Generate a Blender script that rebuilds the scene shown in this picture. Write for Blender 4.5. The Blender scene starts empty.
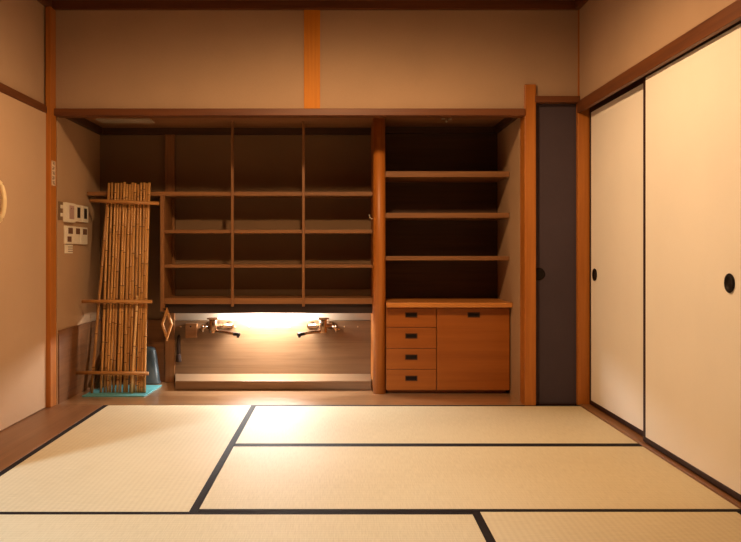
import bpy, bmesh, math, random
from mathutils import Vector, Matrix
random.seed(7)
S = bpy.context.scene
COL = S.collection
F, CX, CY, EYE = 811.0, 341.0, 252.0, 0.87      # focal length (px), vanishing point, eye height (m)

def X(px, Y): return (px - CX) * Y / F
def Z(py, Y): return EYE + (CY - py) * Y / F

# ------------------------------------------------------------------ materials
def newmat(name):
    m = bpy.data.materials.new(name); m.use_nodes = True
    nt = m.node_tree; nt.nodes.clear()
    out = nt.nodes.new('ShaderNodeOutputMaterial')
    b = nt.nodes.new('ShaderNodeBsdfPrincipled')
    nt.links.new(b.outputs[0], out.inputs[0])
    return m, nt, b

def mapped(nt, scale, rot=(0, 0, 0)):
    tc = nt.nodes.new('ShaderNodeTexCoord')
    mp = nt.nodes.new('ShaderNodeMapping')
    mp.inputs['Scale'].default_value = scale
    mp.inputs['Rotation'].default_value = rot
    nt.links.new(tc.outputs['Object'], mp.inputs['Vector'])
    return mp.outputs[0]

def ramp(nt, fac, stops):
    r = nt.nodes.new('ShaderNodeValToRGB')
    e = r.color_ramp.elements
    while len(e) < len(stops): e.new(0.5)
    for k, (p, c) in enumerate(stops):
        e[k].position = p; e[k].color = (*c, 1)
    nt.links.new(fac, r.inputs[0])
    return r.outputs[0]

def noise(nt, vec, scale, detail=4, rough=0.55, dist=0.0):
    n = nt.nodes.new('ShaderNodeTexNoise')
    n.inputs['Scale'].default_value = scale
    n.inputs['Detail'].default_value = detail
    n.inputs['Roughness'].default_value = rough
    n.inputs['Distortion'].default_value = dist
    nt.links.new(vec, n.inputs['Vector'])
    return n.outputs['Fac']

def bump(nt, b, h, strength, dist=0.002):
    bp = nt.nodes.new('ShaderNodeBump')
    bp.inputs['Strength'].default_value = strength
    bp.inputs['Distance'].default_value = dist
    nt.links.new(h, bp.inputs['Height'])
    nt.links.new(bp.outputs[0], b.inputs['Normal'])

def wood(name, light, dark, axis, rough=0.45, grain=1.0, spec=0.4, coat=0.0):
    m, nt, b = newmat(name)
    sc = [28 * grain] * 3; sc['XYZ'.index(axis)] = 1.1 * grain
    v = mapped(nt, sc)
    n1 = noise(nt, v, 1.0, 6, 0.6, 0.6)
    sc2 = [150.0] * 3; sc2['XYZ'.index(axis)] = 3.0
    n2 = noise(nt, mapped(nt, sc2), 1.0, 3, 0.6)
    mx = nt.nodes.new('ShaderNodeMath'); mx.operation = 'MULTIPLY_ADD'
    nt.links.new(n2, mx.inputs[0]); mx.inputs[1].default_value = 0.35
    nt.links.new(n1, mx.inputs[2])
    mid = tuple((p + q) / 2 for p, q in zip(light, dark))
    c = ramp(nt, mx.outputs[0], [(0.42, dark), (0.62, mid), (0.85, light)])
    nt.links.new(c, b.inputs['Base Color'])
    b.inputs['Roughness'].default_value = rough
    b.inputs['Specular IOR Level'].default_value = spec
    b.inputs['Coat Weight'].default_value = coat
    b.inputs['Coat Roughness'].default_value = 0.17
    b.inputs['Coat IOR'].default_value = 1.6
    bump(nt, b, n2, 0.12, 0.001)
    return m

def plaster(name, c, var=0.06, rough=0.92):
    m, nt, b = newmat(name)
    v = mapped(nt, (1, 1, 1))
    n = noise(nt, v, 260, 3, 0.7)
    n2 = noise(nt, v, 2.2, 3, 0.5)
    mx = nt.nodes.new('ShaderNodeMath'); mx.operation = 'MULTIPLY_ADD'
    nt.links.new(n, mx.inputs[0]); mx.inputs[1].default_value = 0.7
    nt.links.new(n2, mx.inputs[2])
    col = ramp(nt, mx.outputs[0], [(0.6, tuple(q * (1 - var) for q in c)), (1.1, tuple(min(1, q * (1 + var)) for q in c))])
    nt.links.new(col, b.inputs['Base Color'])
    b.inputs['Roughness'].default_value = rough
    b.inputs['Specular IOR Level'].default_value = 0.15
    bump(nt, b, n, 0.25, 0.001)
    return m

def plain(name, c, rough=0.5, metal=0.0, spec=0.4, var=0.08, scale=60):
    m, nt, b = newmat(name)
    n = noise(nt, mapped(nt, (1, 1, 1)), scale, 3)
    col = ramp(nt, n, [(0.35, tuple(q * (1 - var) for q in c)), (0.65, tuple(min(1, q * (1 + var)) for q in c))])
    nt.links.new(col, b.inputs['Base Color'])
    b.inputs['Roughness'].default_value = rough
    b.inputs['Metallic'].default_value = metal
    b.inputs['Specular IOR Level'].default_value = spec
    return m

def tatami_mat(name, axis):
    """woven rush: ribs run along the long side (axis), rush fibres across it"""
    m, nt, b = newmat(name)
    across = 'Y' if axis == 'X' else 'X'
    w = nt.nodes.new('ShaderNodeTexWave')
    w.wave_type = 'BANDS'; w.bands_direction = across; w.wave_profile = 'SIN'
    w.inputs['Scale'].default_value = 15.0
    w.inputs['Distortion'].default_value = 0.15
    w.inputs['Detail'].default_value = 1
    nt.links.new(mapped(nt, (1, 1, 1)), w.inputs['Vector'])
    sc = [260.0, 260.0, 1.0]; sc['XY'.index(across)] = 14.0
    n = noise(nt, mapped(nt, sc), 1.0, 3, 0.6)
    n2 = noise(nt, mapped(nt, (1, 1, 1)), 1.6, 3)
    a = nt.nodes.new('ShaderNodeMath'); a.operation = 'MULTIPLY_ADD'
    nt.links.new(w.outputs['Fac'], a.inputs[0]); a.inputs[1].default_value = 0.16
    nt.links.new(n, a.inputs[2])
    a2 = nt.nodes.new('ShaderNodeMath'); a2.operation = 'MULTIPLY_ADD'
    nt.links.new(n2, a2.inputs[0]); a2.inputs[1].default_value = 0.5
    nt.links.new(a.outputs[0], a2.inputs[2])
    col = ramp(nt, a2.outputs[0], [(0.45, (0.55, 0.47, 0.305)), (0.75, (0.63, 0.54, 0.355)), (1.05, (0.69, 0.60, 0.405))])
    nt.links.new(col, b.inputs['Base Color'])
    b.inputs['Roughness'].default_value = 0.62
    b.inputs['Specular IOR Level'].default_value = 0.3
    bump(nt, b, a.outputs[0], 0.25, 0.002)
    return m

M = {}
M['plaster'] = plaster('brown_clay_plaster', (0.425, 0.28, 0.175))
M['plaster_alcove'] = plaster('shade_darkened_clay_plaster', (0.20, 0.122, 0.066))  # clay plaster darkened in colour to deepen the alcove's shade
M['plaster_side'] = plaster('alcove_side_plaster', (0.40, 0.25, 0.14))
M['door_paper'] = plaster('warm_beige_door_cloth', (0.50, 0.33, 0.205), 0.03)
M['fusuma'] = plaster('cream_fusuma_paper', (0.85, 0.785, 0.69), 0.025)
for a in 'XYZ':
    M['wood' + a] = wood('amber_cedar_' + a.lower(), (0.46, 0.155, 0.022), (0.31, 0.09, 0.010), a, 0.42)
    M['dark' + a] = wood('brown_stained_wood_' + a.lower(), (0.155, 0.048, 0.012), (0.08, 0.022, 0.006), a, 0.5)
    M['shelf' + a] = wood('shelf_cedar_' + a.lower(), (0.28, 0.122, 0.04), (0.165, 0.065, 0.019), a, 0.5)
    M['panel' + a] = wood('wainscot_cedar_' + a.lower(), (0.225, 0.13, 0.067), (0.132, 0.070, 0.031), a, 0.42)
M['skirting_y'] = wood('brown_skirting_along_y', (0.21, 0.088, 0.028), (0.12, 0.045, 0.013), 'Y', 0.45)
M['skirting_x'] = wood('brown_skirting_along_x', (0.21, 0.088, 0.028), (0.12, 0.045, 0.013), 'X', 0.45)
M['pull_frame'] = plain('dark_brown_pull_frame', (0.075, 0.028, 0.010), 0.45, 0, 0.2)
M['post_bright'] = wood('bright_orange_cedar', (0.60, 0.215, 0.012), (0.46, 0.15, 0.006), 'Z', 0.55, 1.0, 0.2)
M['cabinet'] = wood('reddish_cabinet_veneer', (0.36, 0.105, 0.012), (0.26, 0.068, 0.006), 'X', 0.4, 0.7)
M['counter'] = wood('counter_board', (0.62, 0.25, 0.06), (0.40, 0.14, 0.028), 'X', 0.35)
M['floorX'] = wood('polished_floor_board', (0.44, 0.24, 0.11), (0.29, 0.145, 0.06), 'X', 0.3, 0.8, 0.6, 1.0)
M['floorY'] = wood('brown_floor_board', (0.27, 0.13, 0.055), (0.16, 0.068, 0.026), 'Y', 0.38, 0.8, 0.45)
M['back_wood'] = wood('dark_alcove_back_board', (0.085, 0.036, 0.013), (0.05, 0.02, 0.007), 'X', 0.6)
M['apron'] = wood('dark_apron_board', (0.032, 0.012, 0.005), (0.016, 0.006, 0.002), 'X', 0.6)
M['cornice'] = wood('dark_cornice_wood', (0.07, 0.028, 0.010), (0.035, 0.013, 0.005), 'X', 0.6)
M['lacquer'] = plain('dark_brown_lacquer', (0.030, 0.011, 0.007), 0.45, 0, 0.15)
M['black'] = plain('black_iron', (0.010, 0.006, 0.005), 0.5, 0, 0.15)
M['slot'] = plain('dark_slot_plastic', (0.02, 0.014, 0.012), 0.4)
M['navy'] = plaster('dark_aubergine_door_cloth', (0.062, 0.044, 0.052), 0.1)
M['heri'] = plain('dark_brown_cloth_border', (0.014, 0.010, 0.010), 0.75, 0, 0.15, 0.2, 300)
M['tatX'] = tatami_mat('woven_rush_along_x', 'X')
M['tatY'] = tatami_mat('woven_rush_along_y', 'Y')
M['tatside'] = plain('tatami_core', (0.35, 0.26, 0.12), 0.9)
M['white'] = plain('ivory_plastic', (0.74, 0.66, 0.52), 0.4, 0, 0.4, 0.03)
M['screen'] = plain('pinkish_display', (0.46, 0.29, 0.23), 0.35)
M['ivory_handle'] = plain('pale_handle_wood', (0.85, 0.66, 0.38), 0.4, 0, 0.4, 0.04)
M['ink'] = plain('brown_ink', (0.14, 0.06, 0.03), 0.7)
M['label'] = plain('off_white_label_paper', (0.70, 0.55, 0.40), 0.7)
M['metal'] = plain('brushed_tap_metal', (0.34, 0.22, 0.135), 0.25, 1.0, 0.5, 0.03)
M['steel'] = plain('pale_sink_metal', (0.42, 0.35, 0.28), 0.5, 1.0, 0.5, 0.05)
M['cover'] = wood('pale_cover_board', (0.22, 0.135, 0.075), (0.15, 0.088, 0.046), 'X', 0.4)
M['pale_plaster'] = plaster('pale_grey_plaster', (0.36, 0.29, 0.21))
M['teal'] = plain('teal_plastic', (0.13, 0.44, 0.50), 0.45)
M['tub'] = plain('blue_grey_plastic', (0.045, 0.062, 0.07), 0.4, 0, 0.4, 0.05)
M['bristle'] = plain('straw_bristles', (0.30, 0.16, 0.07), 0.85, 0, 0.2, 0.3, 200)
M['rod'] = wood('bar_wood', (0.50, 0.24, 0.07), (0.34, 0.14, 0.035), 'X', 0.5)
M['pale_wood'] = wood('pale_wood', (0.62, 0.40, 0.20), (0.44, 0.26, 0.11), 'Z', 0.45)
M['brush'] = plain('dark_brush', (0.035, 0.018, 0.012), 0.7)
M['ceiling'] = wood('ceiling_board', (0.30, 0.14, 0.06), (0.19, 0.08, 0.03), 'X', 0.6)

def bamboo(name, a, d):
    m, nt, b = newmat(name)
    oi = nt.nodes.new('ShaderNodeObjectInfo')
    n = noise(nt, mapped(nt, (60, 60, 6)), 1.0, 4)
    mx = nt.nodes.new('ShaderNodeMath'); mx.operation = 'MULTIPLY_ADD'
    nt.links.new(oi.outputs['Random'], mx.inputs[0]); mx.inputs[1].default_value = 0.45
    nt.links.new(n, mx.inputs[2])
    nt.links.new(ramp(nt, mx.outputs[0], [(0.4, d), (1.0, a)]), b.inputs['Base Color'])
    b.inputs['Roughness'].default_value = 0.38
    return m
M['bamboo'] = bamboo('aged_bamboo', (0.60, 0.31, 0.095), (0.28, 0.12, 0.03))
M['joint'] = plain('dark_bamboo_joint', (0.13, 0.05, 0.014), 0.5)
M['bamboo_pale'] = bamboo('pale_bamboo', (0.78, 0.52, 0.24), (0.70, 0.44, 0.19))

tube_mat = bpy.data.materials.new('glowing_tube'); tube_mat.use_nodes = True
tn = tube_mat.node_tree.nodes; tn.clear()
e_ = tn.new('ShaderNodeEmission'); e_.inputs[0].default_value = (1, 0.97, 0.93, 1); e_.inputs[1].default_value = 740
o_ = tn.new('ShaderNodeOutputMaterial'); tube_mat.node_tree.links.new(e_.outputs[0], o_.inputs[0])

# ------------------------------------------------------------------ mesh builder
class MB:
    def __init__(s): s.v = []; s.f = []; s.smooth = []; s.mi = {}
    def raw(s, vs, fs, sm=False):
        n = len(s.v); s.v += [Vector(p) for p in vs]
        for f in fs: s.f.append([i + n for i in f]); s.smooth.append(sm)
        return s
    def box(s, x0, x1, y0, y1, z0, z1):
        x0, x1 = sorted((x0, x1)); y0, y1 = sorted((y0, y1)); z0, z1 = sorted((z0, z1))
        return s.raw([(x0, y0, z0), (x1, y0, z0), (x1, y1, z0), (x0, y1, z0), (x0, y0, z1), (x1, y0, z1), (x1, y1, z1), (x0, y1, z1)],
                     [(0, 3, 2, 1), (4, 5, 6, 7), (0, 1, 5, 4), (1, 2, 6, 5), (2, 3, 7, 6), (3, 0, 4, 7)])
    def profile(s, pts, n=14, marks=()):
        """rings [(centre, radius)] swept along their centres"""
        rings = []
        for k, (c, r) in enumerate(pts):
            a = Vector(pts[max(0, k - 1)][0]); b = Vector(pts[min(len(pts) - 1, k + 1)][0])
            d = b - a
            d = d.normalized() if d.length > 1e-9 else Vector((0, 0, 1))
            u = d.cross(Vector((0, 0, 1)) if abs(d.z) < 0.9 else Vector((0, 1, 0))).normalized(); w = d.cross(u)
            rings.append([Vector(c) + (u * math.cos(t) + w * math.sin(t)) * r for t in (2 * math.pi * i / n for i in range(n))])
        vs = [p for r in rings for p in r]; fs = []
        for k in range(len(rings) - 1):
            for i in range(n):
                j = (i + 1) % n
                fs.append((k * n + i, k * n + j, (k + 1) * n + j, (k + 1) * n + i))
        f0 = len(s.f); s.raw(vs, fs, True)
        for k in marks:
            for i in range(n): s.mi[f0 + k * n + i] = 1
        m = len(s.v) - len(vs)
        s.f.append([m + i for i in reversed(range(n))]); s.smooth.append(False)
        s.f.append([m + (len(rings) - 1) * n + i for i in range(n)]); s.smooth.append(False)
        return s
    def cyl(s, a, b, r, n=16, r2=None): return s.profile([(a, r), (b, r if r2 is None else r2)], n)
    def build(s, name, mat, parent=None, bevel=0.0, seg=2, mat2=None):
        me = bpy.data.meshes.new(name)
        if parent is not None:
            org = Vector((0, 0, 0)); p = parent
            while p is not None: org += p.location; p = p.parent
            loc = Vector((0, 0, 0))
        else:
            lo = [min(v[i] for v in s.v) for i in range(3)]; hi = [max(v[i] for v in s.v) for i in range(3)]
            org = Vector(((lo[0] + hi[0]) / 2, (lo[1] + hi[1]) / 2, lo[2])); loc = org
        me.from_pydata([v - org for v in s.v], [], s.f); me.update()
        bm = bmesh.new(); bm.from_mesh(me); bmesh.ops.recalc_face_normals(bm, faces=bm.faces); bm.to_mesh(me); bm.free()
        for p, sm in zip(me.polygons, s.smooth): p.use_smooth = sm
        me.materials.append(mat)
        if mat2 is not None:
            me.materials.append(mat2)
            for k, q in s.mi.items(): me.polygons[k].material_index = q
        o = bpy.data.objects.new(name, me); COL.objects.link(o); o.location = loc
        if parent is not None: o.parent = parent
        if bevel:
            b = o.modifiers.new('bevel', 'BEVEL'); b.width = bevel; b.segments = seg; b.limit_method = 'ANGLE'; b.angle_limit = math.radians(40)
        return o

def tag(o, label=None, cat=None, group=None, kind=None):
    if label: o['label'] = label
    if cat: o['category'] = cat
    if group: o['group'] = group
    if kind: o['kind'] = kind
    return o
def thing(name, loc, label, cat, group=None, kind=None):
    o = bpy.data.objects.new(name, None); COL.objects.link(o); o.location = loc; o.empty_display_size = 0.1
    return tag(o, label, cat, group, kind)
def box(x0, x1, y0, y1, z0, z1): return MB().box(x0, x1, y0, y1, z0, z1)
def struct(name, mb, mat, label=None, bevel=0.0, cat=None):
    return tag(mb.build(name, mat, None, bevel), label, cat, None, 'structure')

# ------------------------------------------------------------------ the room
YB = 4.61          # plane of the wall over the alcove
YA = 5.45          # back of the alcove
XL, XR = -1.660, 1.352
XA, XD = -1.62, 1.04   # alcove side walls
CEIL = 2.292
REAR = -0.6

struct('floor', box(-3.6, 1.6, REAR - .1, 5.6, -0.16, -0.06), M['floorY'], 'subfloor under the straw mats')
lb = MB(); lb.box(XL - .02, -1.350, 1.2, YB - .002, -0.06, 0.0)
struct('floor_board_left', lb, M['floorY'], 'brown board strip between the left wall and the straw mats', 0.001, 'floor')
struct('floor_board_alcove', box(XL, XD + .06, YB, YA, -0.06, 0.0), M['floorX'], 'polished wooden floor board in front of the sink and cabinet', 0.002, 'floor')

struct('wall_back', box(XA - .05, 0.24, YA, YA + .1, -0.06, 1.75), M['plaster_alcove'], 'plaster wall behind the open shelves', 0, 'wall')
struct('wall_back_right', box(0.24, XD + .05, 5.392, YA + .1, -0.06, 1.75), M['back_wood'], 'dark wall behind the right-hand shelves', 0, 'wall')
struct('wall_upper', MB().box(XL, XD + .059, YB, YB + .05, 1.655, CEIL).box(XD + .059, XR + .02, YB, YB + .05, 1.735, CEIL), M['plaster'], 'brown plaster wall above the alcove lintel', 0, 'wall')
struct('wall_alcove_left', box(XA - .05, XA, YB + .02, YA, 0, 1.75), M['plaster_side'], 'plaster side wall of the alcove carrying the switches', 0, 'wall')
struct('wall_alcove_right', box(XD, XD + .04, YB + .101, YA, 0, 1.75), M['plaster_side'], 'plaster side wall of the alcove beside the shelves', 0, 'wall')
struct('wall_partition', box(0.200, 0.262, 5.035, YA, 0, 1.70), M['woodZ'], 'wooden partition between the sink and the cabinet', 0, 'wall')
wl = MB(); wl.box(XL - .1, XL, 2.75, YB, 0, CEIL); wl.box(XL - .1, XL, REAR, 2.75, 1.645, CEIL); wl.box(XL - .1, XL, REAR, 0.1, 0, 1.645)
struct('wall_left', wl, M['plaster'], 'brown plaster left wall', 0, 'wall')
wr = MB(); wr.box(XR, XR + .1, REAR, YB, 1.72, CEIL)
struct('wall_right', wr, M['plaster'], 'brown plaster wall above the cream sliding doors', 0, 'wall')
struct('wall_right_backing', MB().box(1.47, 1.52, REAR, 4.75, 0, 1.75).box(1.39, 1.47, REAR, 2.755, 0.01, 1.655), M['plaster'], 'wall beyond the sliding doors, with an added light-blocking slab behind them', 0, 'wall')  # the unseen slab behind the doors is added to block light leaks
struct('wall_rear', box(-3.5, 1.5, REAR - .1, REAR, 0, CEIL), M['back_wood'], 'wall behind the viewer', 0, 'wall')
struct('wall_dark_door_recess', box(XD + .04, 1.5, 4.72, 4.77, 0, 1.78), M['darkZ'], 'back of the recess with the dark sliding door', 0, 'wall')
struct('ceiling', box(XL - .1, XR + .1, REAR, YB + .05, CEIL, CEIL + .05), M['ceiling'], 'dark wooden ceiling')
struct('ceiling_alcove', box(XA - .05, XD + .04, YB + .05, YA + .02, 1.70, 1.74), M['ceiling'], 'wooden board ceiling of the alcove', 0, 'ceiling')

# trims
def trim(n, mb, mat, label, bevel=0.002): return struct('trim_%d' % n, mb, M[mat], label, bevel, 'trim')
trim(1, MB().box(XL, XR, YB - .03, YB, 2.243, CEIL), 'darkX', 'dark cornice strip above the brown plaster wall')
trim(2, MB().box(XL, XL + .03, REAR, YB - .03, 2.243, CEIL), 'darkY', 'dark cornice strip along the left wall')
trim(3, MB().box(XR - .03, XR, REAR, YB - .03, 2.243, CEIL), 'darkY', 'dark cornice strip along the right wall')
trim(4, box(-1.635, 1.040, YB - .03, YB + .06, 1.641, 1.681), 'darkX', 'long brown wooden lintel across the alcove', 0.003)
trim(5, box(-0.210, -0.119, YB - .012, YB + .004, 1.681, 2.243), 'post_bright', 'bright orange short post on the upper wall', 0.002)
trim(6, box(-1.652, -1.6215, 4.530, 4.622, 0, 2.243), 'woodZ', 'amber corner post at the left of the alcove', 0.003)
trim(7, box(1.040, 1.104, YB - .02, YB + .10, 0, 1.82), 'woodZ', 'free-standing amber flat post right of the cabinet', 0.003)
trim(8, box(1.099, 1.350, YB - .03, YB + .06, 1.716, 1.752), 'darkX', 'short dark lintel over the dark sliding door', 0.002)
trim(9, box(1.343, 1.414, YB - .01, YB + .10, 0, 1.716), 'woodZ', 'amber corner post between the dark door and cream doors', 0.003)
trim(10, box(1.345, 1.360, YB - .012, YB + .03, 1.752, 2.243), 'woodZ', 'thin amber corner post above the dark door', 0.001)
trim(11, MB().box(1.338, 1.362, REAR, YB - .012, 1.659, 1.722).box(1.362, 1.47, REAR, YB - .012, 1.690, 1.722), 'darkY', 'brown door head above the cream sliding doors', 0.002)
trim(12, MB().box(1.353, 1.369, REAR, YB - .012, -.06, 0.010).box(1.369, 1.46, REAR, YB - .012, -.06, 0.006), 'shelfY', 'brown sliding door sill beside the straw mats', 0.002)
trim(13, MB().box(XL, XL + .018, REAR, YB - .05, 1.645, 1.689), 'darkY', 'dark rail along the left wall', 0.003)
cn = MB(); cn.box(XA, 0.2, YA - .03, YA, 1.655, 1.70); cn.box(0.262, XD, 5.362, 5.392, 1.655, 1.70)
cn.box(XA, XA + .03, YB + .06, YA - .03, 1.655, 1.70); cn.box(XD - .03, XD, YB + .1, 5.362, 1.655, 1.70)
trim(14, cn, 'cornice', 'dark cornice round the alcove ceiling')
trim(15, box(-1.176, -1.112, YA - .035, YA, 0, 1.655), 'shelfZ', 'brown post on the alcove back wall left of the sink', 0.002)
rp = MB().profile([((0.236, 5.0, 0), 0.0395), ((0.236, 5.0, 0.9), 0.0385), ((0.236, 5.0, 1.70), 0.0365)], 32)
trim(16, rp, 'woodZ', 'round polished amber post between sink and cabinet', 0)
trim(17, box(-1.12, 0.21, YB - .004, YB + .0, -0.05, 0.001), 'darkX', 'thin edge strip between mats and alcove board', 0)

# wainscot: boards up to 0.42 m
struct('baseboard_left', box(XA, XA + .008, YB + .03, YA, 0, 0.421), M['skirting_y'], 'wooden wainscot on the alcove side wall', 0.001, 'wainscot')
wb = MB(); wb.box(XA + .008, -1.176, YA - .012, YA, 0, 0.418)
struct('baseboard_back', wb, M['skirting_x'], 'wooden wainscot at the back of the alcove corner', 0.001, 'wainscot')
ws = MB(); ws.box(-1.112, 0.200, YA - .022, YA, 0.0, 0.412)
struct('baseboard_sink', ws, M['panelX'], 'lit wooden splashback board behind the taps', 0.002, 'wainscot')

trim(18, box(-1.112, 0.200, YA - .008, YA, 0.413, 0.62), 'pale_plaster', 'pale plaster strip above the wooden splashback')

# ------------------------------------------------------------------ tatami
def tatami(x0, x1, y0, y1, axis, label):
    t = thing('tatami_mat', ((x0 + x1) / 2, (y0 + y1) / 2, -0.055), label, 'straw mat', 'tatami mats on the floor')
    g = 0.0012; h = 0.027
    x0 += g; x1 -= g; y0 += g; y1 -= g
    if axis == 'X': a = (x0, x1, y0 + h, y1 - h)
    else: a = (x0 + h, x1 - h, y0, y1)
    box(x0, x1, y0, y1, -0.055, -0.004).build('core', M['tatside'], t)
    box(*a, -0.004, 0.0).build('rush_cover', M['tat' + axis], t)
    if axis == 'X':
        box(x0, x1, y0, y0 + h, -0.004, 0.0006).build('cloth_border', M['heri'], t)
        box(x0, x1, y1 - h, y1, -0.004, 0.0006).build('cloth_border', M['heri'], t)
    else:
        box(x0, x0 + h, y0, y1, -0.004, 0.0006).build('cloth_border', M['heri'], t)
        box(x1 - h, x1, y0, y1, -0.004, 0.0006).build('cloth_border', M['heri'], t)
    return t
XM0, XM1, XM2 = -1.349, -0.481, 1.352
tatami(XM0, XM1, 2.716, YB - .005, 'Y', 'straw mat beside the brown floor board, running away from the viewer towards the bamboo')
tatami(XM1, XM2, 3.656, YB - .005, 'X', 'straw mat lying crosswise directly in front of the cabinet and dark door')
tatami(XM1, XM2, 2.716, 3.656, 'X', 'straw mat lying crosswise in the middle of the floor, second from the alcove')
tatami(XM0, 0.437, 1.79, 2.716, 'X', 'straw mat lying crosswise along the bottom edge of the photo')
tatami(0.437, XM2, 0.87, 2.716, 'Y', 'straw mat corner at the bottom right, below the near cream door')

# ------------------------------------------------------------------ cream sliding doors on the right
def fusuma(n, xf, y0, y1, yh, zc, label):
    t = thing('door_%d' % n, (xf + .01, (y0 + y1) / 2, 0.006), label, 'sliding door', 'cream sliding doors', 'structure')
    z0, z1 = 0.0105, 1.688
    th = 0.022
    e = 0.026; eb = 0.024
    box(xf, xf + th - .004, y0 + e, y1 - e, z0 + eb, z1 - .031).build('paper_panel', M['fusuma'], t)
    fr = MB(); a = xf - .002; b = xf + th - .002
    fr.box(a, b, y0, y0 + e, z0, z1); fr.box(a, b, y1 - e, y1, z0, z1)
    fr.box(a, b, y0 + e, y1 - e, z0, z0 + eb); fr.box(a, b, y0 + e, y1 - e, z1 - .031, z1)
    fr.build('frame', M['lacquer'], t, 0.002)
    ring = MB(); N = 28
    # dished round finger pull: rim and bowl, turned about the X axis
    prof = [(-0.0035, 0.026), (-0.004, 0.0335), (-0.001, 0.035), (0.003, 0.033)]
    vs = []; fs = []
    full = [(0.002, 0.004), (0.002, 0.024)] + prof
    for dx, r in full:
        vs += [(xf + dx - .003, yh + r * math.cos(2 * math.pi * i / N), zc + r * math.sin(2 * math.pi * i / N)) for i in range(N)]
    for k in range(len(full) - 1):
        for i in range(N):
            j = (i + 1) % N; fs.append((k * N + i, k * N + j, (k + 1) * N + j, (k + 1) * N + i))
    fs.append(tuple(range(N)))
    ring.raw(vs, fs, True).build('finger_pull', M['black'], t)['label'] = 'round black finger pull'
    return t
fusuma(1, 1.410, 3.662, 4.598, 4.50, 0.744, 'far cream sliding door next to the amber corner post')
fusuma(2, 1.376, 2.762, 3.690, 2.866, 0.760, 'near cream sliding door overlapping the far one, cut by the photo edge')

# dark sliding door beside the flat post
t = thing('door_3', (1.22, 4.69, 0), 'dark aubergine sliding door between the two amber posts', 'sliding door', None, 'structure')
box(1.112, 1.343, 4.630, 4.650, 0.004, 1.752).build('panel', M['navy'], t)
MB().box(1.104, 1.112, 4.623, 4.655, 0.0, 1.752).box(1.112, 1.343, 4.623, 4.655, -.02, 0.006).build('frame', M['lacquer'], t, 0.001)
MB().profile([((1.128, 4.6305, 0.744), 0.036), ((1.128, 4.627, 0.744), 0.036), ((1.128, 4.626, 0.744), 0.029)], 24).build('finger_pull', M['black'], t)

# left sliding door with bow handle
t = thing('door_4', (XL + .006, 4.05, 0), 'plain brown sliding door on the left with a pale bow handle', 'sliding door', None, 'structure')
box(XL, XL + .012, 3.62, YB - .052, 0.004, 1.645).build('panel', M['door_paper'], t, 0.001)
hb = MB(); pts = []
for k in range(17):
    u = k / 16; z = 1.014 + 0.196 * u
    pts.append(((XL + .012 + .030 * math.sin(math.pi * u) ** 0.6 if 0 < u < 1 else XL + .010, 3.895, z), 0.0125))
hb.profile(pts, 14).build('bow_handle', M['ivory_handle'], t)['label'] = 'pale ivory bow handle'

# ------------------------------------------------------------------ left shelf unit over the sink
YS = 5.16
def zs_(z): return EYE + (z - EYE) * YS / 5.10
su = thing('shelf_unit', (-0.46, 5.28, 0.53), 'open wooden shelf unit with hanging rods above the lit sink', 'shelves')
zt = [(zs_(a), zs_(b)) for a, b in ((1.224, 1.249), (0.988, 1.010), (0.771, 0.792), (0.543, 0.580))]
YK = YA - .002
s = box(XA + .002, 0.2, YS, YK - .035, *zt[0]); s.build('top_shelf', M['shelfX'], su, 0.002)
for a, b in zt[1:]:
    box(-1.124, 0.2, YS, YK, a, b).build('shelf', M['shelfX'], su, 0.002)
sp = box(-1.150, -1.1245, YS - .004, YK - .036, 0.49, zt[0][0] - .0005); sp.build('side_panel', M['shelfZ'], su, 0.002)
for px in (232.5, 303.5):
    xc = X(px, YS - .012)
    box(xc - .0085, xc + .0085, YS - .021, YS - .003, zs_(0.528), 1.699).build('hanging_rod', M['shelfZ'], su, 0.0015)
box(-1.124, 0.2, YS + .03, YS + .05, 0.478, zt[3][0] - .0005).build('apron', M['apron'], su, 0.001)

# lamp under the shelf
la = thing('under_shelf_lamp', (-0.47, 5.36, 0.51), 'glowing strip lamp tucked under the lowest shelf above the sink', 'lamp')
box(-0.76, -0.18, 5.32, 5.40, 0.522, 0.5385).build('housing', M['white'], la, 0.002)
MB().cyl((-0.68, 5.36, 0.509), (-0.26, 5.36, 0.509), 0.012, 14).build('tube', tube_mat, la)

# sink in the floor of the niche
sk = thing('sink', (-0.46, 5.27, 0), 'low sink bench with a wooden front board, on the floor under the taps', 'sink')
box(-1.045, 0.190, 5.10, 5.122, 0.006, 0.0585).build('front_board', M['panelX'], sk, 0.003)
box(-1.048, 0.192, 5.096, 5.102, 0.001, 0.005).build('sill_strip', M['panelX'], sk)
MB().raw([(x, y, z) for z in (0.0008, 0.055) for x, y in ((-1.045, 5.1225), (0.190, 5.1225), (0.198, YA - .0225), (-1.110, YA - .0225))], [(0, 3, 2, 1), (4, 5, 6, 7), (0, 1, 5, 4), (1, 2, 6, 5), (2, 3, 7, 6), (3, 0, 4, 7)]).build('basin_cover', M['cover'], sk, 0.001)

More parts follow.
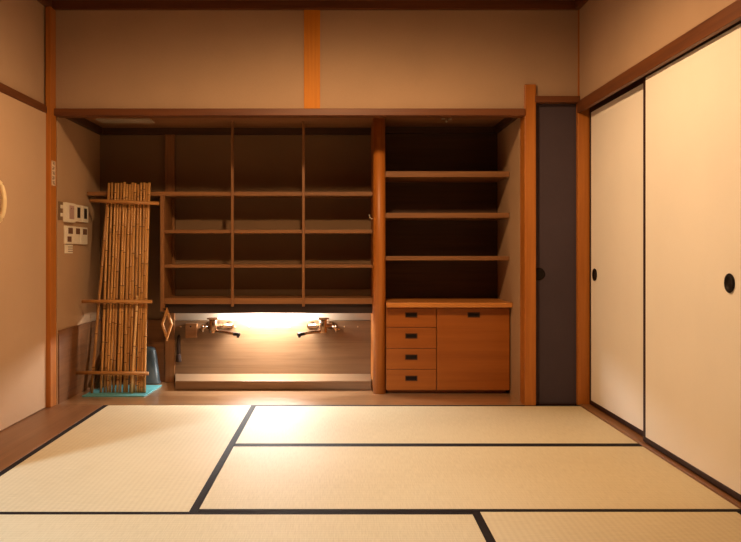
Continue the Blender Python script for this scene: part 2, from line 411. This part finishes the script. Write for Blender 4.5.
# ------------------------------------------------------------------ taps
YW = YA - .022     # front of the splashback
def tap(xc, sx, reach, label):
    yb = 5.255
    t = thing('wall_mounted_tap', (xc, YW, 0.40), label, 'tap', 'taps over the sink')
    # wall plate and arm carrying the upright body
    MB().profile([((xc, yb, 0.345), 0.021), ((xc, yb, 0.350), 0.0255), ((xc, yb, 0.433), 0.0255), ((xc, yb, 0.438), 0.021)], 24).build('body', M['metal'], t)
    MB().profile([((xc, yb, 0.434), 0.020), ((xc, yb, 0.4345), 0.040), ((xc, yb, 0.443), 0.040), ((xc, yb, 0.445), 0.030)], 24).build('lever_cap', M['metal'], t)
    arm = MB(); arm.profile([((xc, yb, 0.385), 0.016), ((xc, yb + .05, 0.385), 0.016), ((xc + sx * .035, YW - .035, 0.383), 0.017), ((xc + sx * .035, YW - .012, 0.383), 0.017)], 16)
    arm.cyl((xc - sx * .055, YW - .035, 0.380), (xc + sx * .10, YW - .035, 0.380), 0.016, 16)
    arm.build('valve_arm', M['metal'], t)
    for dx in (-.045, .085):
        MB().profile([((xc + sx * dx, YW, 0.380), 0.028), ((xc + sx * dx, YW - .006, 0.380), 0.028), ((xc + sx * dx, YW - .010, 0.380), 0.018), ((xc + sx * dx, YW - .034, 0.380), 0.016)], 20).build('wall_flange', M['metal'], t)
    # stop valve with small cross handle on the outer side
    v = MB(); xo = xc - sx * .055
    v.profile([((xo, YW - .035, 0.380), 0.011), ((xo - sx * .03, YW - .06, 0.365), 0.012)], 14)
    v.cyl((xo - sx * .03, YW - .062, 0.340), (xo - sx * .03, YW - .062, 0.390), 0.007, 10)
    v.cyl((xo - sx * .052, YW - .062, 0.357), (xo - sx * .008, YW - .062, 0.374), 0.007, 10)
    v.build('stop_valve', M['metal'], t)
    # spout swings in towards the middle and forwards
    a = Vector((xc + sx * .005, yb - .004, 0.356)); b = Vector((xc + sx * reach, yb - .08, 0.346))
    spt = MB(); pp = []
    for k in range(9):
        u = k / 8; p = a.lerp(b, u); p.z += 0.003 * math.sin(math.pi * u)
        pp.append((p, 0.0115 - .002 * u))
    spt.profile(pp, 14).build('spout', M['metal'], t)
    d = (b - a).normalized()
    noz = MB(); noz.profile([(b - d * .012, 0.0115), (b + d * .030, 0.0115), (b + d * .034, 0.009)], 14); noz.cyl(b + d * .02, b + d * .02 - Vector((0, 0, .020)), 0.009, 12)
    noz.build('nozzle', M['black'], t)['label'] = 'black spout nozzle'
    return t
tap(X(213, 5.255), 1, .155, 'metal tap nearer the wooden box, its black-tipped spout pointing to the glow')
tap(X(323, 5.255), -1, .13, 'metal tap nearer the round post, its black-tipped spout pointing to the glow')

# pegs in a row across the splashback
ps = [181 + 13.6 * k for k in range(15)]
taps_px = [(196, 232), (303, 341)]
for p in ps:
    if any(a - 2 < p < b + 2 for a, b in taps_px) or 183 < p < 200: continue
    xc = X(p, YW)
    if xc > 0.193: continue
    pg = MB().profile([((xc, YW + .004, 0.369), 0.0042), ((xc, YW - .022, 0.373), 0.0045), ((xc, YW - .028, 0.374), 0.003)], 10)
    tag(pg.build('wall_peg', M['pale_wood']), 'small pale peg in the row on the wooden board behind the taps', 'peg', 'pegs behind the taps')

# wooden box with a hole on the splashback
xa, xb = X(185.3, 5.39), X(197, 5.39)
t = thing('wall_mounted_box', ((xa + xb) / 2, YW, 0.305), 'small wooden box with a dark hole, mounted beside the left tap', 'box')
box(xa, xb, YW - .045, YW - .0005, Z(338, 5.39), Z(323.5, 5.39)).build('body', M['shelfX'], t, 0.003)
MB().cyl(((xa + xb) / 2 - .002, YW - .047, Z(326.5, 5.38)), ((xa + xb) / 2 - .002, YW - .044, Z(326.5, 5.38)), 0.0055, 12).build('hole', M['black'], t)

# dark brush hanging from a peg
xc = X(178.5, 5.40)
t = thing('hanging_brush', (xc, YW - .02, 0.15), 'dark narrow scrubbing brush hanging at the left end of the splashback', 'brush')
zb, zt_ = Z(362, 5.40), Z(335, 5.40)
MB().profile([((xc, YW - .016, zb + .05), 0.012), ((xc - .003, YW - .016, zb + .10), 0.013), ((xc, YW - .014, zt_ - .01), 0.010), ((xc, YW - .013, zt_), 0.005)], 14).build('handle', M['brush'], t)
MB().profile([((xc, YW - .018, zb), 0.017), ((xc, YW - .018, zb + .014), 0.0172), ((xc, YW - .017, zb + .04), 0.0165), ((xc, YW - .016, zb + .055), 0.011)], 16).build('bristle_head', M['brush'], t)

# diamond shaped wooden ring hanging under the side panel
yc = 5.09
dm = MB()
cx_, cz_ = X(167, yc), Z(324, yc)
hw, hh, w_ = 0.036, 0.106, 0.36
def dia(k): return [(cx_ + hw * k, cz_), (cx_, cz_ + hh * k), (cx_ - hw * k, cz_), (cx_, cz_ - hh * k)]
o4, i4 = dia(1), dia(0.62); vs = []
ca, sa = math.cos(math.radians(0)), 0
for yy in (yc - .014, yc + .014):
    vs += [(x, yy, z) for x, z in o4] + [(x, yy, z) for x, z in i4]
fs = []
for i in range(4):
    j = (i + 1) % 4
    fs += [(i, j, 4 + j, 4 + i), (8 + i, 12 + i, 12 + j, 8 + j), (i, 8 + i, 8 + j, j), (4 + i, 4 + j, 12 + j, 12 + i)]
dm.raw(vs, fs)
dro = thing('hanging_ring', (cx_, yc, cz_ - hh), 'diamond-shaped wooden ring hanging below the shelf side panel, beside the bamboo', 'ring')
dm.build('ring_frame', M['rod'], dro, 0.003)
MB().cyl((cx_ + .002, yc + .01, cz_ + hh * .80), (-1.130, YS - .003, cz_ + hh * .86), 0.004, 10).build('hook', M['lacquer'], dro)

# ------------------------------------------------------------------ right shelves, cabinet
YR = 5.0
rows = [(171.2, 177, 'topmost of the three shelves above the cabinet, under the ceiling catch'),
        (212.8, 217.8, 'middle of the three shelves above the cabinet'),
        (256.2, 260.4, 'lowest of the three shelves above the cabinet, next above its worktop')]
for a, b, l in rows:
    tag(box(0.263, XD - .001, YR, 5.391, Z(b, YR), Z(a, YR)).build('wall_shelf', M['shelfX'], None, 0.003), 'brown wooden shelf, ' + l, 'shelf', 'shelves above the cabinet')

YC = 4.965
cb = thing('drawer_cabinet', (0.65, 5.17, 0), 'low reddish wooden cabinet with four drawers and one door beside the round post', 'cabinet')
x0, x1 = 0.2765, 1.028
body = MB(); body.box(x0, x1, YC + .02, 5.388, 0.024, 0.533); body.box(x0 + .01, x1 - .01, YC + .05, 5.388, 0.0006, 0.024)
body.build('carcass', M['cabinet'], cb, 0.001)
box(0.2765, XD - .0006, YC - .055, 5.3905, 0.5335, 0.563).build('worktop', M['counter'], cb, 0.003)
def pull(parent, px0, px1, py0, py1, yf):
    a, b, c, d = X(px0, yf), X(px1, yf), Z(py1, yf), Z(py0, yf)
    m = MB(); e = .005
    m.box(a, b, yf - .004, yf + .001, c, c + e); m.box(a, b, yf - .004, yf + .001, d - e, d); m.box(a, a + e, yf - .004, yf + .001, c + e, d - e); m.box(b - e, b, yf - .004, yf + .001, c + e, d - e)
    p = m.build('recessed_pull', M['pull_frame'], parent, 0.001); p['label'] = 'dark rectangular recessed pull'
    box(a + e, b - e, yf - .0015, yf + .0005, c + e, d - e).build('pull_recess', M['black'], parent)
ys = [307.9, 327.4, 348.3, 369.4, 390.4]
for k in range(4):
    d_ = box(X(386.3, YC), X(436.1, YC), YC, YC + .02, Z(ys[k + 1] - .25, YC), Z(ys[k] + .25, YC)).build('drawer', M['cabinet'], cb, 0.0015)
    yy = [312.3, 333.3, 354.5, 375.6][k]
    pull(d_, 405.2, 417.4, yy, yy + 5.2, YC)
d_ = box(X(436.9, YC), X(509.6, YC), YC, YC + .02, Z(ys[4] - .25, YC), Z(ys[0] + .25, YC)).build('door', M['cabinet'], cb, 0.0015)
pull(d_, 467.5, 480, 312.3, 317.5, YC)

# catch under the alcove ceiling, and flat panel on it
t = thing('ceiling_catch', (0.65, 5.0, 1.66), 'small pale metal catch under the alcove ceiling above the cabinet shelves', 'catch')
xc, yc = X(446.5, 4.92), 4.92
MB().box(xc - .036, xc + .036, yc - .02, yc + .02, 1.686, 1.6995).box(xc - .03, xc - .012, yc - .012, yc + .012, 1.672, 1.686).box(xc + .012, xc + .03, yc - .012, yc + .012, 1.672, 1.686).build('bracket', M['steel'], t, 0.001)
MB().profile([((xc, yc, 1.6865), 0.004), ((xc, yc, 1.668), 0.004), ((xc, yc, 1.666), 0.008), ((xc, yc, 1.656), 0.006)], 12).build('knob', M['steel'], t)
t = tag(box(X(99, 5.1), X(152, 5.1), 5.03, 5.17, 1.690, 1.6995).build('ceiling_hatch', M['pale_plaster'], None, 0.002), 'slim pale wooden panel on the alcove ceiling above the bamboo', 'panel')
# hook on the round post
t = tag(MB().profile([((0.2005, 5.0, Z(219, 5.0)), 0.0025), ((0.185, 4.985, Z(218.6, 5.0)), 0.0025), ((0.176, 4.98, Z(217, 5.0)), 0.0024), ((0.172, 4.98, Z(214.6, 5.0)), 0.002)], 8).build('hook', M['white']), 'tiny pale hook on the side of the round post', 'hook')

# ------------------------------------------------------------------ switches on the alcove side wall
def wy(px): return -XA * F / (CX - px)       # depth at which the side wall shows at image column px
def plate(name, p0, p1, z0, z1, label, cat, group=None, th=0.012):
    t = thing(name, (XA, (wy(p0) + wy(p1)) / 2, z0), label, cat, group)
    box(XA, XA + th, wy(p0) + .002, wy(p1) - .002, z0, z1).build('plate', M['white'], t, 0.002)
    return t
def inset(t, name, mat, p0, p1, z0, z1, th=0.015):
    return box(XA + .004, XA + th, wy(p0), wy(p1), z0, z1).build(name, M[mat], t, 0.001)
t = thing('push_button_switch', (XA, 4.67, 1.05), 'narrow brown plate with two white buttons next to the corner post', 'switch')
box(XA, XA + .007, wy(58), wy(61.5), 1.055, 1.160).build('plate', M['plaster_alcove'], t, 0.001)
for z in (1.085, 1.132): inset(t, 'button', 'white', 59.2, 61.0, z - .010, z + .010, 0.012)
t = plate('control_panel', 62.8, 72.4, 1.046, 1.160, 'ivory control panel with a pinkish display, beside the two slotted plates', 'control panel', None, 0.02)
inset(t, 'display', 'screen', 66, 70.6, 1.066, 1.146, 0.022)
for k in range(2):
    a = wy(67.6 + 2.2 * k)
    box(XA + .021, XA + .0225, a, a + .012, 1.125, 1.130).build('marking', M['ink'], t)
for a, b, l in ((72.5, 79.6, 'ivory plate with a black slot, adjoining the pinkish control panel'), (79.7, 86.0, 'ivory plate with a black slot, at the end of the upper row')):
    t = plate('slotted_plate', a, b, 1.056, 1.158, l, 'switch', 'slotted plates on the alcove wall', 0.016)
    c = (a + b) / 2
    inset(t, 'slot', 'slot', c - 1.3, c + 1.5, 1.078, 1.142, 0.0175)
low = [(63.5, 71.4, 'ivory switch with two dark windows, above the hanging tag'), (71.5, 78.5, 'ivory switch with one dark window, middle of the lower row'), (78.6, 85.5, 'ivory switch with one dark window, end of the lower row')]
for k, (a, b, l) in enumerate(low):
    t = plate('wall_switch', a, b, 0.918, 1.024, l, 'switch', 'switches in the lower row', 0.014)
    m = (b - a)
    inset(t, 'dark_window', 'screen' if 0 else 'ink', a + m * .3, b - m * .12, 0.978, 1.014, 0.0155)
    if k == 0: inset(t, 'dark_window', 'ink', a + m * .2, b - m * .3, 0.93, 0.962, 0.0155)
t = plate('hanging_tag', 64.2, 72, 0.862, 0.914, 'small pale tag hanging under the lower row of switches', 'tag', None, 0.006)
for z in (0.872, 0.885, 0.898): box(XA + .006, XA + .0068, wy(67), wy(71.6), z, z + .004).build('marking', M['ink'], t)

# label strip with upright lettering on the corner post
xp = -1.6212
t = thing('label_strip', (xp, 4.58, 1.25), 'narrow off-white label with upright lettering on the left corner post', 'label')
ya_, yb_ = 4.545, 4.602
zs0, zs1 = Z(185.5, 4.57), Z(161, 4.57)
box(xp - .0006, xp + .0008, ya_, yb_, zs0, zs1).build('paper', M['label'], t)
ink = MB(); ym = (ya_ + yb_) / 2
n = 5; hz = (zs1 - zs0) / n
for k in range(n):
    zc = zs0 + hz * (k + .5); q = hz * .34; w = .019
    def st(a, b, c, d): ink.box(xp + .0007, xp + .0016, ym + a, ym + b, zc + c, zc + d)
    st(-w, w, q * .70, q); st(-w, w, -q * .12, q * .12)
    st(-.003, .003, -q, q * .65)
    if k % 2: st(-w, -w + .006, -q, -q * .2)
    else: st(w - .006, w, -q, -q * .2)
ink.build('lettering', M['ink'], t)

# ------------------------------------------------------------------ bamboo drain board standing on a teal sheet
mat_ = MB(); mat_.raw([(-1.556, 4.868, .001), (-1.182, 4.868, .001), (-1.162, 5.262, .001), (-1.54, 5.262, .001), (-1.556, 4.868, .0075), (-1.182, 4.868, .0075), (-1.162, 5.262, .0075), (-1.54, 5.262, .0075)],
    [(0, 3, 2, 1), (4, 5, 6, 7), (0, 1, 5, 4), (1, 2, 6, 5), (2, 3, 7, 6), (3, 0, 4, 7)])
tag(mat_.build('plastic_mat', M['teal'], None, 0.0015), 'teal plastic sheet on the floor board under the bamboo', 'mat')

bb = thing('bamboo_drain_board', (-1.33, 5.0, 0.008), 'tall bamboo drain board of many poles and three bars leaning on the top shelf', 'drain board')
def lean(z, d=0.0): return 4.985 + (5.143 - 4.985) * z / 1.236 + d
def pole(name, xb, xt, zt, r, mat, d=0.0, zb=0.0085, node0=None):
    pts = []; Z0 = zb
    nodes = []; z = Z0 + random.uniform(.03, .2)
    while z < zt - .03: nodes.append(z); z += random.uniform(.15, .24)
    zs = [(Z0, r)]
    for q in nodes: zs += [(q - .006, r), (q - .0025, r * 1.15), (q + .0025, r * 1.15), (q + .006, r * .98)]
    zs.append((zt, r * .95))
    ph = random.uniform(0, 6)
    for z, rr in zs:
        u = (z - Z0) / (zt - Z0)
        pts.append(((xb + (xt - xb) * u + .0022 * math.sin(ph + 5 * u), lean(z, d), z), rr))
    return MB().profile(pts, 10, [2 + 4 * q for q in range(len(nodes))]).build(name, M[mat], bb, mat2=M['joint'])
random.seed(11)
tops = [109.3, 112.6, 115.6, 118.4, 121.2, 124.9, 127.2, 130.2, 133.0, 135.4, 138.0, 141.6, 144.4, 146.9, 149.2]
bots = [101.2, 105.0, 108.3, 110.9, 113.8, 117.6, 120.4, 124.6, 127.4, 130.6, 134.9, 137.6, 139.9, 142.2, 144.6]
for k, (a, b) in enumerate(zip(tops, bots)):
    big = k in (7, 13)
    pole('bamboo_pole', X(b, 4.985), X(a, 5.142), Z(random.uniform(182, 184.6), 5.142), random.uniform(.0070, .0087) * (1.12 if big else 1), 'bamboo', -.012 + random.uniform(-.0015, .0015))
for a, b in ((131.6, 126), (148, 143.4)):
    pole('bamboo_pole', X(b, 5.0), X(a, 5.15), Z(random.uniform(184.5, 187), 5.15), .009, 'bamboo', .003)
pole('bamboo_pole', X(92.8, 4.97), X(106.8, 5.1), 1.19, .0085, 'bamboo', -.034)
p = pole('bamboo_pole', X(132.4, 4.96), X(136.6, 5.02), 0.60, .0082, 'bamboo_pale', -.034); p['label'] = 'pale loose bamboo pole'
for (xa_, za, xb_, zb_, zz) in ((90, 200.6, 159, 203.4, 1.178), (82, 301.4, 152, 301.6, 0.565), (76, 372.6, 148.5, 373.6, 0.134)):
    y = lean(zz) - .057
    a = (X(xa_, y), y, Z(za, y)); b = (X(xb_, y), y, Z(zb_, y))
    MB().profile([(a, .0112), (((a[0] + b[0]) / 2, y, (a[2] + b[2]) / 2), .0116), (b, .0112)], 14).build('crossbar', M['rod'], bb)

# broom behind it in the corner
br = thing('straw_broom', (-1.52, 5.13, 0.0085), 'straw broom standing in the corner behind the bamboo poles', 'broom')
bm_ = MB(); random.seed(5)
top = Vector((-1.478, 5.245, 0.36))
for k in range(90):
    u = random.uniform(-1, 1); v = random.uniform(-1, 1)
    e = Vector((-1.535 + .062 * u, 5.12 + .03 * v, 0.009 + random.uniform(0, .012)))
    s0 = top + Vector((.012 * u, .008 * v, 0))
    bm_.profile([(s0, .003), (s0.lerp(e, .5) + Vector((.006 * u, .004 * v, 0)), .0032), (e, .002)], 5)
bm_.build('bristles', M['bristle'], br)
MB().profile([(top - Vector((0, 0, .03)), .014), (top, .0105), ((-1.455, 5.37, 1.05), .009)], 12).build('handle', M['rod'], br)
MB().profile([(top - Vector((0.004, .002, .045)), .019), (top + Vector((0, .001, .005)), .0155)], 12).build('binding', M['brush'], br)

# blue-grey tub behind the bamboo, standing upside down
tb = MB(); N = 40; rings = [(0.0, 0.118, 0.050), (0.012, 0.118, 0.050), (0.013, 0.112, 0.046), (0.17, 0.093, 0.040), (0.225, 0.084, 0.036), (0.238, 0.074, 0.030), (0.242, 0.05, 0.02)]
vs = []; fs = []; cxb, cyb = -1.312, 5.365
for z, a, b in rings:
    for i in range(N):
        th = 2 * math.pi * i / N; c, s_ = math.cos(th), math.sin(th); k = 0.55
        rb = 1 + (.012 if (i % 2 and 0.0125 < z < .23) else 0)
        vs.append((cxb + a * rb * math.copysign(abs(c) ** k, c), cyb + b * rb * math.copysign(abs(s_) ** k, s_), z + .0005))
for k in range(len(rings) - 1):
    for i in range(N):
        j = (i + 1) % N; fs.append((k * N + i, k * N + j, (k + 1) * N + j, (k + 1) * N + i))
fs.append(tuple((len(rings) - 1) * N + i for i in range(N))); fs.append(tuple(reversed(range(N))))
tb.raw(vs, fs, True)
tag(tb.build('plastic_tub', M['tub']), 'blue-grey ribbed plastic tub standing behind the bamboo poles', 'tub')

# ------------------------------------------------------------------ light
def area(name, loc, size, power, color, target=None, shape='DISK', sy=None):
    l = bpy.data.lights.new(name, 'AREA'); l.energy = power; l.color = color; l.shape = shape; l.size = size
    if sy: l.size_y = sy
    o = bpy.data.objects.new(name, l); COL.objects.link(o); o.location = loc
    d = (Vector(target) - Vector(loc)) if target else Vector((0, 0, -1))
    o.rotation_euler = d.to_track_quat('-Z', 'Y').to_euler()
    return o
sl = bpy.data.lights.new('room_ceiling_lamp', 'SPOT'); sl.energy = 180; sl.color = (1.0, 0.635, 0.335); sl.spot_size = math.pi; sl.spot_blend = 0.52; sl.shadow_soft_size = 0.07
so = bpy.data.objects.new('room_ceiling_lamp', sl); COL.objects.link(so); so.location = (-0.05, 3.12, 2.26)
area('neighbouring_room_light', (-3.0, 0.68, 2.5), 0.25, 135, (0.66, 0.84, 1.0), (-0.4, 3.2, 0.0))

w = bpy.data.worlds.new('world'); S.world = w; w.use_nodes = True
w.node_tree.nodes['Background'].inputs[0].default_value = (0.02, 0.014, 0.009, 1)
w.node_tree.nodes['Background'].inputs[1].default_value = 0.3

# ------------------------------------------------------------------ camera
cam = bpy.data.cameras.new('camera'); co = bpy.data.objects.new('camera', cam); COL.objects.link(co)
co.location = (0, 0, EYE); co.rotation_euler = (math.pi / 2, 0, 0)
cam.sensor_fit = 'HORIZONTAL'; cam.sensor_width = 36; cam.lens = F / 741 * 36
cam.shift_x = (370.5 - CX) / 741; cam.shift_y = -(271 - CY) / 741
cam.clip_start = 0.05
S.camera = co
v = S.view_settings; v.view_transform = 'Standard'; v.look = 'None'; v.gamma = 1; v.exposure = 0; v.use_curve_mapping = False
S.cycles.use_denoising = True
S.cycles.max_bounces = 8
